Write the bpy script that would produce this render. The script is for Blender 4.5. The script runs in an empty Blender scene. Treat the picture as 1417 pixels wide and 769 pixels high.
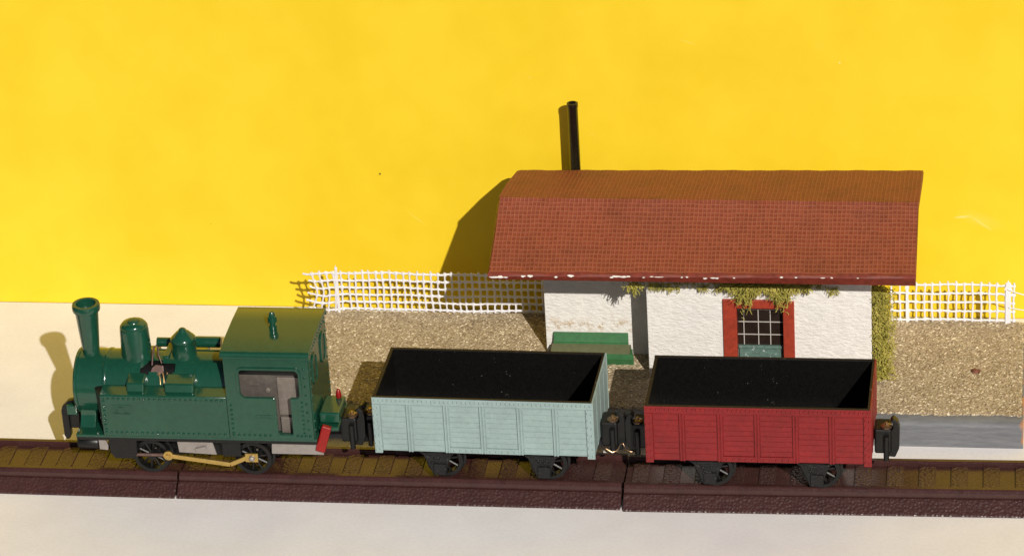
import bpy, bmesh, math, random
from mathutils import Vector, Matrix
R = random.Random(7)
PI = math.pi
sc = bpy.context.scene
C = sc.collection
sc.unit_settings.scale_length = 0.01          # one unit is a centimetre

# ------------------------------------------------------------------ materials
def new_mat(name):
    m = bpy.data.materials.new(name); m.use_nodes = True
    nt = m.node_tree
    b = nt.nodes['Principled BSDF']
    return m, nt, b

def lk(nt, a, b): nt.links.new(a, b)

def noise(nt, scale, detail=4, rough=.6, coord=None, vec=None):
    n = nt.nodes.new('ShaderNodeTexNoise')
    n.inputs['Scale'].default_value = scale; n.inputs['Detail'].default_value = detail
    n.inputs['Roughness'].default_value = rough
    if vec is None:
        tc = nt.nodes.new('ShaderNodeTexCoord'); vec = tc.outputs['Object']
    lk(nt, vec, n.inputs['Vector'])
    return n

def ramp(nt, src, stops):
    r = nt.nodes.new('ShaderNodeValToRGB')
    e = r.color_ramp.elements
    while len(e) < len(stops): e.new(.5)
    for el, (p, c) in zip(e, stops):
        el.position = p; el.color = (*c, 1) if len(c) == 3 else c
    lk(nt, src, r.inputs['Fac'])
    return r

def bump(nt, b, src, strength=.3, dist=.02, prev=None):
    bp = nt.nodes.new('ShaderNodeBump')
    bp.inputs['Strength'].default_value = strength; bp.inputs['Distance'].default_value = dist
    lk(nt, src, bp.inputs['Height'])
    if prev: lk(nt, prev.outputs['Normal'], bp.inputs['Normal'])
    lk(nt, bp.outputs['Normal'], b.inputs['Normal'])
    return bp

def mixc(nt, fac, a, b):
    m = nt.nodes.new('ShaderNodeMix'); m.data_type = 'RGBA'
    if hasattr(fac, 'links') or hasattr(fac, 'is_linked'): lk(nt, fac, m.inputs['Factor'])
    else: m.inputs['Factor'].default_value = fac
    for v, s in ((a, m.inputs[6]), (b, m.inputs[7])):
        if isinstance(v, tuple): s.default_value = (*v, 1)
        else: lk(nt, v, s)
    return m.outputs[2]

def painted(name, col, rough=.35, var=.12, chips=None, chip_amt=.72, bump_s=.12, spec=.5, nscale=6, metal=0, chip_scale=9, coat=0, grime=0):
    """paint or plastic: slightly mottled colour, worn gloss, optional chips"""
    m, nt, b = new_mat(name)
    n1 = noise(nt, nscale, 5, .6)
    lo = tuple(c*(1-var) for c in col); hi = tuple(min(1, c*(1+var)) for c in col)
    col_o = ramp(nt, n1.outputs['Fac'], [(.3, lo), (.7, hi)]).outputs['Color']
    if chips:
        n2 = noise(nt, chip_scale, 6, .75)
        f = ramp(nt, n2.outputs['Fac'], [(chip_amt, (0, 0, 0)), (chip_amt+.02, (1, 1, 1))])
        col_o = mixc(nt, f.outputs['Color'], col_o, chips)
    if grime:
        g1 = noise(nt, 1.1, 7, .68); g2 = noise(nt, 17, 5, .7)
        a1 = ramp(nt, g1.outputs['Fac'], [(.36, (1-grime,)*3), (.62, (1, 1, 1))])
        a2 = ramp(nt, g2.outputs['Fac'], [(.30, (1-grime*1.6,)*3), (.46, (1, 1, 1))])
        for a in (a1, a2):
            mm = nt.nodes.new('ShaderNodeMix'); mm.data_type = 'RGBA'; mm.blend_type = 'MULTIPLY'; mm.inputs[0].default_value = 1
            lk(nt, col_o, mm.inputs[6]); lk(nt, a.outputs['Color'], mm.inputs[7]); col_o = mm.outputs[2]
    lk(nt, col_o, b.inputs['Base Color'])
    n3 = noise(nt, nscale*4, 4, .6)
    rr = ramp(nt, n3.outputs['Fac'], [(.3, (rough*.8,)*3), (.75, (min(1, rough*1.35),)*3)])
    lk(nt, rr.outputs['Color'], b.inputs['Roughness'])
    b.inputs['Specular IOR Level'].default_value = spec
    b.inputs['Metallic'].default_value = metal
    if coat: b.inputs['Coat Weight'].default_value = coat; b.inputs['Coat Roughness'].default_value = .12
    if bump_s: bump(nt, b, n3.outputs['Fac'], bump_s, .012)
    return m

M = {}
M['green'] = painted('loco_green_paint', (.008, .058, .034), .15, .10, bump_s=.05, spec=.7, grime=.12)
M['green_dark'] = painted('loco_green_recess', (.007, .045, .028), .3, .10, bump_s=.05)
M['black'] = painted('black_plastic', (.0065, .0065, .0062), .36, .2, bump_s=.15, spec=.38)
M['wheel_black'] = painted('black_moulding', (.007, .007, .007), .4, .2, chips=(.11, .10, .095), chip_amt=.64, chip_scale=14, bump_s=.8, spec=.4)  # pale flecks for the grit, with its highlights painted in
M['liner'] = painted('black_liner', (.0035, .0033, .0028), .34, .3, chips=(.16, .15, .14), chip_amt=.665, chip_scale=5, bump_s=.35)
M['blue'] = painted('pale_blue_paint', (.268, .360, .352), .5, .06, chips=(.10, .11, .10), chip_amt=.735, chip_scale=7, bump_s=.22, grime=.11)
M['red'] = painted('wine_red_paint', (.215, .009, .0105), .46, .10, chips=(.42, .20, .18), chip_amt=.70, chip_scale=13, bump_s=.3, grime=.20)
M['steel'] = painted('dull_steel', (.30, .27, .25), .42, .10, metal=.4, bump_s=.1)
M['motor'] = painted('motor_casing', (.115, .10, .088), .4, .2, metal=.3, bump_s=.1)
M['motor_plate'] = painted('motor_brush_plate', (.21, .18, .158), .4, .15, metal=.35, bump_s=.1)
M['brass'] = painted('brass', (.62, .42, .13), .33, .1, metal=.9, bump_s=.1)
M['copper'] = painted('copper_rivet', (.34, .22, .13), .3, .1, metal=.9, bump_s=.1)
M['rust_metal'] = painted('brown_metal', (.14, .085, .07), .45, .2, metal=.5, bump_s=.2)
M['lamp_red'] = painted('red_lamp_plastic', (.23, .006, .005), .3, .1, bump_s=.1)
M['white_paint'] = painted('white_net', (.74, .73, .77), .5, .05, bump_s=.3)
M['rim'] = painted('cut_edge', (.016, .011, .008), .55, .3, bump_s=.3, nscale=14, spec=.25, chips=(.16, .13, .11), chip_amt=.64, chip_scale=7)
M['red_frame'] = painted('red_woodwork', (.30, .036, .016), .5, .18, chips=(.6, .5, .45), chip_amt=.75, chip_scale=5, bump_s=.3)
M['bench_green'] = painted('bench_green', (.028, .125, .042), .45, .15, bump_s=.3)
M['bench_seat'] = painted('bench_worn_seat', (.115, .125, .06), .5, .15, bump_s=.3)
M['pole_black'] = painted('pole_black', (.008, .007, .006), .22, .2, chips=(.2, .15, .1), chip_amt=.74, chip_scale=4, bump_s=.2)
M['chip_white'] = painted('bare_plaster', (.80, .77, .72), .7, .08, bump_s=.3)
M['door_green'] = painted('door_green', (.10, .17, .145), .4, .25, chips=(.62, .68, .66), chip_amt=.60, chip_scale=5, bump_s=.3)  # pale flecks paint the white streak reflections on the door
M['pane'] = painted('dark_window', (.022, .014, .011), .12, .2, bump_s=.0)
M['bar_white'] = painted('glazing_bar', (.50, .47, .43), .5, .1, bump_s=.1)
M['soffit'] = painted('roof_underside', (.22, .16, .12), .8, .2)
M['rope'] = painted('copper_wire', (.55, .36, .16), .35, .1, metal=.8)

def mk_leaf():
    m, nt, b = new_mat('moss_foliage')
    n = noise(nt, 2.6, 4)
    c = ramp(nt, n.outputs['Fac'], [(.25, (.17, .16, .028)), (.5, (.36, .32, .055)), (.75, (.52, .44, .11))])
    lk(nt, c.outputs['Color'], b.inputs['Base Color'])
    b.inputs['Roughness'].default_value = .75
    return m
M['leaf'] = mk_leaf()

def mk_paper():
    m, nt, b = new_mat('white_paper')
    n = noise(nt, .35, 3)
    c = ramp(nt, n.outputs['Fac'], [(.3, (.77, .745, .735)), (.7, (.83, .805, .785))])
    n2 = noise(nt, 9, 5, .6)
    c2 = ramp(nt, n2.outputs['Fac'], [(.3, (.88, .88, .88)), (.62, (1, 1, 1))])
    mm = nt.nodes.new('ShaderNodeMix'); mm.data_type = 'RGBA'; mm.blend_type = 'MULTIPLY'; mm.inputs[0].default_value = .55
    lk(nt, c.outputs['Color'], mm.inputs[6]); lk(nt, c2.outputs['Color'], mm.inputs[7])
    lk(nt, mm.outputs[2], b.inputs['Base Color'])
    b.inputs['Roughness'].default_value = .75
    b.inputs['Specular IOR Level'].default_value = .3
    b1 = bump(nt, b, n2.outputs['Fac'], .10, .03)
    n3 = noise(nt, .25, 2)
    bump(nt, b, n3.outputs['Fac'], .25, .25, b1)
    return m
M['paper'] = mk_paper()
M['table'] = painted('brown_table', (.05, .034, .024), .6, .2)

def mk_yellow():
    m, nt, b = new_mat('yellow_card')
    tc = nt.nodes.new('ShaderNodeTexCoord'); vec = tc.outputs['Object']
    n = noise(nt, .3, 3, vec=vec)
    c = ramp(nt, n.outputs['Fac'], [(.35, (.77, .54, .016)), (.65, (.815, .585, .025))]).outputs['Color']
    n2 = noise(nt, 1.3, 5, .7, vec=vec)
    f2 = ramp(nt, n2.outputs['Fac'], [(.62, (0, 0, 0)), (.80, (.30, .30, .30))])
    c = mixc(nt, f2.outputs['Color'], c, (.88, .60, .09))
    # a pale scuff and a dark speck on the card (object space, on the card itself)
    def dist_to(px, pz, sx, sz, rot=0):
        mp = nt.nodes.new('ShaderNodeMapping'); mp.vector_type = 'TEXTURE'
        mp.inputs['Location'].default_value = (px, 0, pz); mp.inputs['Rotation'].default_value = (0, rot, 0)
        mp.inputs['Scale'].default_value = (sx, 1, sz)
        lk(nt, vec, mp.inputs['Vector'])
        s = nt.nodes.new('ShaderNodeSeparateXYZ'); lk(nt, mp.outputs[0], s.inputs[0])
        cb = nt.nodes.new('ShaderNodeCombineXYZ'); lk(nt, s.outputs[0], cb.inputs[0]); lk(nt, s.outputs[2], cb.inputs[2])
        l = nt.nodes.new('ShaderNodeVectorMath'); l.operation = 'LENGTH'; lk(nt, cb.outputs[0], l.inputs[0])
        return l.outputs['Value']
    for (px, pz, sx, sz, rot, inner, colr, amt) in SCUFFS:
        d = dist_to(px, pz, sx, sz, rot)
        f = ramp(nt, d, [(0 if not inner else inner, (amt,)*3), (1, (0, 0, 0))])
        c = mixc(nt, f.outputs['Color'], c, colr)
    g = noise(nt, 30, 4, .7, vec=vec); gr = ramp(nt, g.outputs['Fac'], [(.28, (.93,)*3), (.6, (1, 1, 1))])
    mm = nt.nodes.new('ShaderNodeMix'); mm.data_type = 'RGBA'; mm.blend_type = 'MULTIPLY'; mm.inputs[0].default_value = .7
    lk(nt, c, mm.inputs[6]); lk(nt, gr.outputs['Color'], mm.inputs[7]); c = mm.outputs[2]
    lk(nt, c, b.inputs['Base Color'])
    b.inputs['Roughness'].default_value = .5
    b.inputs['Specular IOR Level'].default_value = .35
    n3 = noise(nt, .22, 2, vec=vec)
    bump(nt, b, n3.outputs['Fac'], .25, .4)
    return m

def mk_plaster():
    m, nt, b = new_mat('rough_white_plaster')
    n = noise(nt, 3.5, 4)
    c = ramp(nt, n.outputs['Fac'], [(.3, (.68, .655, .62)), (.65, (.76, .74, .705))]).outputs['Color']
    n2 = noise(nt, 2.3, 6, .7)
    f = ramp(nt, n2.outputs['Fac'], [(.67, (0, 0, 0)), (.71, (.7, .7, .7))])
    c = mixc(nt, f.outputs['Color'], c, (.40, .27, .14))
    # rubbed brown dirt along the bench back
    tcw = nt.nodes.new('ShaderNodeTexCoord'); sw = nt.nodes.new('ShaderNodeSeparateXYZ'); lk(nt, tcw.outputs['Object'], sw.inputs[0])
    d1 = nt.nodes.new('ShaderNodeMath'); d1.operation = 'SUBTRACT'; lk(nt, sw.outputs[2], d1.inputs[0]); d1.inputs[1].default_value = 1.06
    d2 = nt.nodes.new('ShaderNodeMath'); d2.operation = 'ABSOLUTE'; lk(nt, d1.outputs[0], d2.inputs[0])
    m1 = nt.nodes.new('ShaderNodeMapRange'); lk(nt, d2.outputs[0], m1.inputs[0]); m1.inputs[1].default_value = .30; m1.inputs[2].default_value = .04
    m2 = nt.nodes.new('ShaderNodeMapRange'); lk(nt, sw.outputs[0], m2.inputs[0]); m2.inputs[1].default_value = -2.3; m2.inputs[2].default_value = -2.6
    nn = noise(nt, 4.5, 6, .75); fr = ramp(nt, nn.outputs['Fac'], [(.50, (0, 0, 0)), (.60, (.8, .8, .8))])
    p1 = nt.nodes.new('ShaderNodeMath'); p1.operation = 'MULTIPLY'; lk(nt, m1.outputs[0], p1.inputs[0]); lk(nt, m2.outputs[0], p1.inputs[1])
    p2 = nt.nodes.new('ShaderNodeMath'); p2.operation = 'MULTIPLY'; lk(nt, p1.outputs[0], p2.inputs[0]); lk(nt, fr.outputs['Color'], p2.inputs[1])
    c = mixc(nt, p2.outputs[0], c, (.42, .28, .13))
    lk(nt, c, b.inputs['Base Color'])
    b.inputs['Roughness'].default_value = .85
    tc = nt.nodes.new('ShaderNodeTexCoord')
    mp = nt.nodes.new('ShaderNodeMapping'); mp.inputs['Rotation'].default_value = (0, .5, 0); mp.inputs['Scale'].default_value = (4.2, 4, 9)
    lk(nt, tc.outputs['Object'], mp.inputs['Vector'])
    n3 = noise(nt, 1.3, 4, .6, vec=mp.outputs[0])
    b1 = bump(nt, b, n3.outputs['Fac'], .75, .06)
    n4 = noise(nt, 26, 3)
    bump(nt, b, n4.outputs['Fac'], .3, .02, b1)
    return m
M['plaster'] = mk_plaster()

def mk_roof():
    m, nt, b = new_mat('terracotta_roof')
    uv = nt.nodes.new('ShaderNodeUVMap')
    br = nt.nodes.new('ShaderNodeTexBrick'); br.offset = 0
    br.inputs['Scale'].default_value = 1
    br.inputs['Brick Width'].default_value = .132; br.inputs['Row Height'].default_value = .165
    br.inputs['Mortar Size'].default_value = .030; br.inputs['Mortar Smooth'].default_value = 1
    br.inputs['Color1'].default_value = (.245, .048, .020, 1); br.inputs['Color2'].default_value = (.19, .032, .012, 1)
    br.inputs['Mortar'].default_value = (.31, .085, .036, 1)
    wn = noise(nt, 1.1, 3, vec=uv.outputs[0])
    va = nt.nodes.new('ShaderNodeVectorMath'); va.operation = 'MULTIPLY_ADD'
    va.inputs[1].default_value = (.09, .09, 0)
    lk(nt, wn.outputs['Color'], va.inputs[0]); lk(nt, uv.outputs[0], va.inputs[2])
    lk(nt, va.outputs[0], br.inputs['Vector'])
    n = noise(nt, .8, 6, .65)
    tint = ramp(nt, n.outputs['Fac'], [(.28, (.72, .70, .70)), (.5, (1, 1, 1)), (.75, (1.0, .92, .84))])
    mm = nt.nodes.new('ShaderNodeMix'); mm.data_type = 'RGBA'; mm.blend_type = 'MULTIPLY'; mm.inputs[0].default_value = .8
    lk(nt, br.outputs['Color'], mm.inputs[6]); lk(nt, tint.outputs['Color'], mm.inputs[7])
    n2 = noise(nt, 2.2, 6, .7)
    f = ramp(nt, n2.outputs['Fac'], [(.60, (0, 0, 0)), (.72, (.6, .6, .6))])
    c = mixc(nt, f.outputs['Color'], mm.outputs[2], (.28, .040, .02))
    n5 = noise(nt, 30, 3)
    g = ramp(nt, n5.outputs['Fac'], [(.3, (.78,)*3), (.7, (1, 1, 1))])
    m3 = nt.nodes.new('ShaderNodeMix'); m3.data_type = 'RGBA'; m3.blend_type = 'MULTIPLY'; m3.inputs[0].default_value = 1
    lk(nt, c, m3.inputs[6]); lk(nt, g.outputs['Color'], m3.inputs[7])
    lk(nt, m3.outputs[2], b.inputs['Base Color'])
    b.inputs['Roughness'].default_value = .6
    b1 = bump(nt, b, br.outputs['Fac'], .6, .025)
    b2 = bump(nt, b, n5.outputs['Fac'], .35, .02, b1)
    n6 = noise(nt, 1.0, 3); bump(nt, b, n6.outputs['Fac'], .25, .15, b2)
    return m
M['roof'] = mk_roof()
M['roof_edge'] = painted('roof_edge_paint', (.165, .027, .015), .5, .3, bump_s=.4, nscale=5)

def mk_gravel():
    m, nt, b = new_mat('sand_grains')
    tc = nt.nodes.new('ShaderNodeTexCoord')
    v = nt.nodes.new('ShaderNodeTexVoronoi'); v.inputs['Scale'].default_value = 19
    lk(nt, tc.outputs['Object'], v.inputs['Vector'])
    s = nt.nodes.new('ShaderNodeSeparateColor'); lk(nt, v.outputs['Color'], s.inputs[0])
    c = ramp(nt, s.outputs[0], [(0, (.19, .135, .075)), (.25, (.335, .262, .168)), (.68, (.40, .322, .21)), (.90, (.50, .41, .27)), (.97, (.80, .70, .52))]).outputs['Color']
    n = noise(nt, .9, 4)
    t = ramp(nt, n.outputs['Fac'], [(.3, (.80, .78, .75)), (.7, (1, 1, 1))])
    mm = nt.nodes.new('ShaderNodeMix'); mm.data_type = 'RGBA'; mm.blend_type = 'MULTIPLY'; mm.inputs[0].default_value = .9
    lk(nt, c, mm.inputs[6]); lk(nt, t.outputs['Color'], mm.inputs[7])
    lk(nt, mm.outputs[2], b.inputs['Base Color'])
    b.inputs['Roughness'].default_value = .72
    bump(nt, b, v.outputs['Distance'], .45, .03)
    return m
M['gravel'] = mk_gravel()

def mk_kerb():
    m, nt, b = new_mat('grey_painted_edge')
    tc = nt.nodes.new('ShaderNodeTexCoord')
    mp = nt.nodes.new('ShaderNodeMapping'); mp.inputs['Scale'].default_value = (.7, 2, 6)
    lk(nt, tc.outputs['Object'], mp.inputs['Vector'])
    n = noise(nt, 1.6, 6, .65, vec=mp.outputs[0])
    c = ramp(nt, n.outputs['Fac'], [(.3, (.118, .124, .138)), (.7, (.185, .190, .200))]).outputs['Color']
    n2 = noise(nt, 1.5, 5, .6)
    f = ramp(nt, n2.outputs['Fac'], [(.70, (0, 0, 0)), (.73, (1, 1, 1))])
    c = mixc(nt, f.outputs['Color'], c, (.48, .22, .09))
    sx = nt.nodes.new('ShaderNodeSeparateXYZ'); lk(nt, tc.outputs['Object'], sx.inputs[0])
    ma = nt.nodes.new('ShaderNodeMath'); ma.operation = 'MULTIPLY_ADD'; lk(nt, n2.outputs['Fac'], ma.inputs[0]); ma.inputs[1].default_value = .75; lk(nt, sx.outputs[0], ma.inputs[2])
    mr = nt.nodes.new('ShaderNodeMapRange'); lk(nt, ma.outputs[0], mr.inputs[0]); mr.inputs[1].default_value = 12.12; mr.inputs[2].default_value = 12.2
    c = mixc(nt, mr.outputs[0], c, (.42, .19, .08))          # bare wood at the chipped end
    lk(nt, c, b.inputs['Base Color']); b.inputs['Roughness'].default_value = .6
    bump(nt, b, n.outputs['Fac'], .5, .05)
    return m
M['kerb'] = mk_kerb()

def mk_track(name, tex, bs=.75, ro=.30):
    m, nt, b = new_mat(name)
    n = noise(nt, 2, 4)
    c = ramp(nt, n.outputs['Fac'], [(.3, (.036, .0135, .0125)), (.7, (.052, .020, .018))])
    lk(nt, c.outputs['Color'], b.inputs['Base Color'])
    if tex:
        tc = nt.nodes.new('ShaderNodeTexCoord')
        v = nt.nodes.new('ShaderNodeTexVoronoi'); v.inputs['Scale'].default_value = 9.5; v.inputs['Randomness'].default_value = .75
        lk(nt, tc.outputs['Object'], v.inputs['Vector'])
        b1 = bump(nt, b, v.outputs['Distance'], bs, .032)
        n2 = noise(nt, 22, 2); bump(nt, b, n2.outputs['Fac'], bs*.6, .02, b1)
        b.inputs['Roughness'].default_value = ro
    else:
        n2 = noise(nt, 14, 4)
        rr = ramp(nt, n2.outputs['Fac'], [(.3, (.17,)*3), (.75, (.36,)*3)])
        lk(nt, rr.outputs['Color'], b.inputs['Roughness'])
        bump(nt, b, n2.outputs['Fac'], .12, .015)
    return m
M['track_tex'] = mk_track('brown_leathery_plastic', True)
M['track_side'] = mk_track('brown_grained_plastic', True, .52, .34)
M['track_smooth'] = mk_track('brown_smooth_plastic', False)

# ------------------------------------------------------------------ mesh builder
class MB:
    def __init__(s): s.bm = bmesh.new()
    def _tf(s, vs, mat):
        if mat is not None: bmesh.ops.transform(s.bm, matrix=mat, verts=vs)
    def box(s, x0, x1, y0, y1, z0, z1, mat=None):
        vs = [s.bm.verts.new((x, y, z)) for x in (x0, x1) for y in (y0, y1) for z in (z0, z1)]
        for f in ((0, 1, 3, 2), (4, 6, 7, 5), (0, 4, 5, 1), (2, 3, 7, 6), (0, 2, 6, 4), (1, 5, 7, 3)):
            s.bm.faces.new([vs[i] for i in f])
        s._tf(vs, mat); return s
    def prism(s, pts, a0, a1, axis='x', mat=None):
        """closed polygon swept along an axis: x -> pts are (y,z), y -> (x,z), z -> (x,y)"""
        def P(p, a):
            return {'x': (a, p[0], p[1]), 'y': (p[0], a, p[1]), 'z': (p[0], p[1], a)}[axis]
        A = [s.bm.verts.new(P(p, a0)) for p in pts]; B = [s.bm.verts.new(P(p, a1)) for p in pts]
        n = len(pts)
        for i in range(n): s.bm.faces.new([A[i], A[(i+1) % n], B[(i+1) % n], B[i]])
        s.bm.faces.new(A[::-1]); s.bm.faces.new(B)
        s._tf(A+B, mat); return s
    def lathe(s, prof, center, axis='z', seg=24, cap0=True, cap1=True):
        cx, cy, cz = center; rings = []
        for (r, h) in prof:
            ring = []
            for k in range(seg):
                a = 2*PI*k/seg; u, v = r*math.cos(a), r*math.sin(a)
                p = {'z': (cx+u, cy+v, cz+h), 'x': (cx+h, cy+u, cz+v), 'y': (cx+u, cy+h, cz+v)}[axis]
                ring.append(s.bm.verts.new(p))
            rings.append(ring)
        for A, B in zip(rings, rings[1:]):
            for k in range(seg): s.bm.faces.new([A[k], A[(k+1) % seg], B[(k+1) % seg], B[k]])
        if cap0: s.bm.faces.new(rings[0][::-1])
        if cap1: s.bm.faces.new(rings[-1])
        return s
    def tube(s, pts, r, seg=8, r1=None):
        pts = [Vector(p) for p in pts]; rings = []; n = len(pts)
        for i, p in enumerate(pts):
            t = (pts[min(i+1, n-1)]-pts[max(i-1, 0)]).normalized()
            up = Vector((0, 0, 1)) if abs(t.z) < .9 else Vector((0, 1, 0))
            a = t.cross(up).normalized(); b = t.cross(a)
            rr = r if r1 is None else r+(r1-r)*i/(n-1)
            rings.append([s.bm.verts.new(p+rr*(math.cos(2*PI*k/seg)*a+math.sin(2*PI*k/seg)*b)) for k in range(seg)])
        for A, B in zip(rings, rings[1:]):
            for k in range(seg): s.bm.faces.new([A[k], A[(k+1) % seg], B[(k+1) % seg], B[k]])
        s.bm.faces.new(rings[0][::-1]); s.bm.faces.new(rings[-1]); return s
    def rivet(s, x, y, z, r=.032, n=(0, -1, 0), h=.6):
        n = Vector(n); a = n.orthogonal().normalized(); b = n.cross(a); c = Vector((x, y, z))
        r0 = [s.bm.verts.new(c+r*(math.cos(k*PI/3)*a+math.sin(k*PI/3)*b)) for k in range(6)]
        r1 = [s.bm.verts.new(c+n*r*h*.75+.70*r*(math.cos(k*PI/3)*a+math.sin(k*PI/3)*b)) for k in range(6)]
        t = s.bm.verts.new(c+n*r*h*1.05)
        for k in range(6):
            s.bm.faces.new([r0[k], r0[(k+1) % 6], r1[(k+1) % 6], r1[k]]); s.bm.faces.new([r1[k], r1[(k+1) % 6], t])
        return s
    def plate(s, outer, holes, a0, a1, axis='y'):
        """flat plate with holes, thickness a0..a1 along the axis (pts as in prism)"""
        def P(p, a):
            return {'x': (a, p[0], p[1]), 'y': (p[0], a, p[1]), 'z': (p[0], p[1], a)}[axis]
        t = bmesh.new(); edges = []
        for loop in [outer]+holes:
            vs = [t.verts.new(P(p, a0)) for p in loop]
            for i in range(len(vs)): edges.append(t.edges.new((vs[i], vs[(i+1) % len(vs)])))
        bmesh.ops.triangle_fill(t, use_beauty=True, use_dissolve=False, edges=edges)
        g = bmesh.ops.extrude_face_region(t, geom=list(t.faces))
        d = Vector(P((0, 0), a1))-Vector(P((0, 0), a0))
        bmesh.ops.translate(t, vec=d, verts=[v for v in g['geom'] if isinstance(v, bmesh.types.BMVert)])
        me = bpy.data.meshes.new('plate_tmp'); t.to_mesh(me); t.free()
        s.bm.from_mesh(me); bpy.data.meshes.remove(me); return s
    def build(s, name, mat, parent=None, origin=None, smooth=None, bevel=0, bseg=2):
        o = origin if origin is not None else (parent.get('_o') if parent is not None else None)
        if o is not None: bmesh.ops.translate(s.bm, vec=-Vector(o), verts=list(s.bm.verts))
        bmesh.ops.recalc_face_normals(s.bm, faces=list(s.bm.faces))
        me = bpy.data.meshes.new(name); s.bm.to_mesh(me); s.bm.free()
        me.materials.append(mat)
        ob = bpy.data.objects.new(name, me); C.objects.link(ob)
        if parent is not None:
            ob.parent = parent
            if o is not None: ob['_o'] = o
        elif o is not None: ob.location = o
        if smooth is not None:
            me.polygons.foreach_set('use_smooth', [True]*len(me.polygons))
            if hasattr(me, 'set_sharp_from_angle'): me.set_sharp_from_angle(angle=math.radians(smooth))
        if bevel:
            b = ob.modifiers.new('bevel', 'BEVEL'); b.width = bevel; b.segments = bseg
            b.limit_method = 'ANGLE'; b.angle_limit = math.radians(40); b.harden_normals = False
        return ob

def tag(o, label=None, cat=None, group=None, kind=None):
    if label: o['label'] = label
    if cat: o['category'] = cat
    if group: o['group'] = group
    if kind: o['kind'] = kind
    return o

def thing(name, origin, label, cat, group=None, rz=0):
    o = bpy.data.objects.new(name, None); C.objects.link(o)
    o.location = origin; o.rotation_euler = (0, 0, rz); o.empty_display_size = .3
    o['_o'] = list(origin)
    return tag(o, label, cat, group)

def rrect(x0, x1, z0, z1, r, n=5):
    pts = []
    for cx, cz, a0 in ((x1-r, z1-r, 0), (x0+r, z1-r, PI/2), (x0+r, z0+r, PI), (x1-r, z0+r, 1.5*PI)):
        for k in range(n+1):
            a = a0+PI/2*k/n; pts.append((cx+r*math.cos(a), cz+r*math.sin(a)))
    return pts

# ------------------------------------------------------------------ setting
mb = MB()                                  # white paper sheet, faint waviness
nx, ny = 60, 50; x0, x1, y0, y1 = -34, 18, -10, 11.28
vv = {}
for i in range(nx+1):
    for j in range(ny+1):
        x = x0+(x1-x0)*i/nx; y = y0+(y1-y0)*j/ny
        vv[i, j] = mb.bm.verts.new((x, y, 0))
for i in range(nx):
    for j in range(ny):
        mb.bm.faces.new([vv[i, j], vv[i+1, j], vv[i+1, j+1], vv[i, j+1]])
tag(mb.build('floor', M['paper']), 'white paper sheet laid under the toy train', kind='structure')

mb = MB(); mb.box(-120, 110, -130, 60, -3, -.03)  # unseen dark slab added beyond the paper to cut bounce fill
tag(mb.build('ground', M['table']), 'brown table under the white paper', kind='structure')

SCUFFS = [(-8.3, 8.6, .05, .03, 0, .2, (.80, .66, .25), .5), (-3.1, 9.9, .35, .02, .3, 0, (.93, .75, .32), .35), (-19.5, 3.1, .03, .03, 0, .3, (.35, .2, .02), .6), (1.8, 9.2, .04, .04, 0, .2, (.95, .85, .5), .6), (-12.4, 3.4, .5, .02, .7, 0, (.93, .75, .32), .3),
          (-13.55, 5.05, .04, .05, 0, .4, (.02, .015, .01), 1.0),
          (5.75, 3.72, .34, .055, -.10, 0, (.93, .72, .30), .75),
          (6.35, 3.50, .55, .05, .62, 0, (.93, .72, .30), .55),
          (6.35, 3.62, .9, .30, .35, 0, (.92, .62, .10), .45)]
M['yellow'] = mk_yellow()
mb = MB(); mb.box(-70, 60, 11.3, 11.55, 0, 30)
tag(mb.build('backdrop', M['yellow'], origin=(0, 11.3, 0)), 'bright yellow card standing upright behind the station', kind='structure')

# ------------------------------------------------------------------ track
def track_section(xa, xb, ya, yb, label):
    """xa..xb along, ya/yb = y of the front foot at both ends"""
    L = xb-xa; yaw = math.atan2(yb-ya, L)
    hw = 1.545
    o = thing('track_section', (xa, ya+hw, 0), label, 'toy track', 'brown plastic track sections', yaw)
    o['_o'] = [0, 0, 0]
    F = [(-1.545, 0), (-1.52, .05), (-1.12, .37), (-1.08, .37), (-1.05, .33), (-1.0, .34)]
    for sgn in (-1, 1):
        e = [(-sgn*a*1, z) for a, z in F]          # embankment side
        pts = e+[(sgn*.70, .34), (sgn*.70, 0)]
        mb = MB(); mb.prism(pts, 0, L, 'x')
        mb.build('embankment', M['track_side'], o, bevel=.03)
        r = [(sgn*1.03, .342), (sgn*1.0, .50), (sgn*.94, .565), (sgn*.90, .60), (sgn*.76, .60), (sgn*.72, .57), (sgn*.702, .342)]
        mb = MB(); mb.prism(r, .01, L-.01, 'x')
        mb.build('rail', M['track_smooth'], o, bevel=.012)
    mb = MB(); mb.box(0, L, -.699, .699, 0, .44); mb.build('track_bed', M['track_smooth'], o)
    n = int(round(L/1.0)); proto = None
    for k in range(n):
        if proto is None:
            mb = MB(); mb.box(0, .50, -.66, .66, .442, .475)
            mb.box(-.03, -.012, -.66, .66, .442, .462)
            proto = mb.build('sleeper', M['track_tex'], o, bevel=.012, bseg=1); s = proto
        else:
            s = proto.copy(); C.objects.link(s); s.parent = o
        s.location = (.2+k*(L-.15)/n, 0, 0)
    return o
track_section(-27.5, -18.17, -1.50, -1.58, 'short brown track piece under the front half of the green locomotive, leftmost of three')
track_section(-18.13, -4.25, -1.58, -1.62, 'middle brown track piece under the blue wagon, between the two joints')
track_section(-4.20, 11.5, -1.70, -1.455, 'brown track piece under the red wagon, the rightmost of three')

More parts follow.
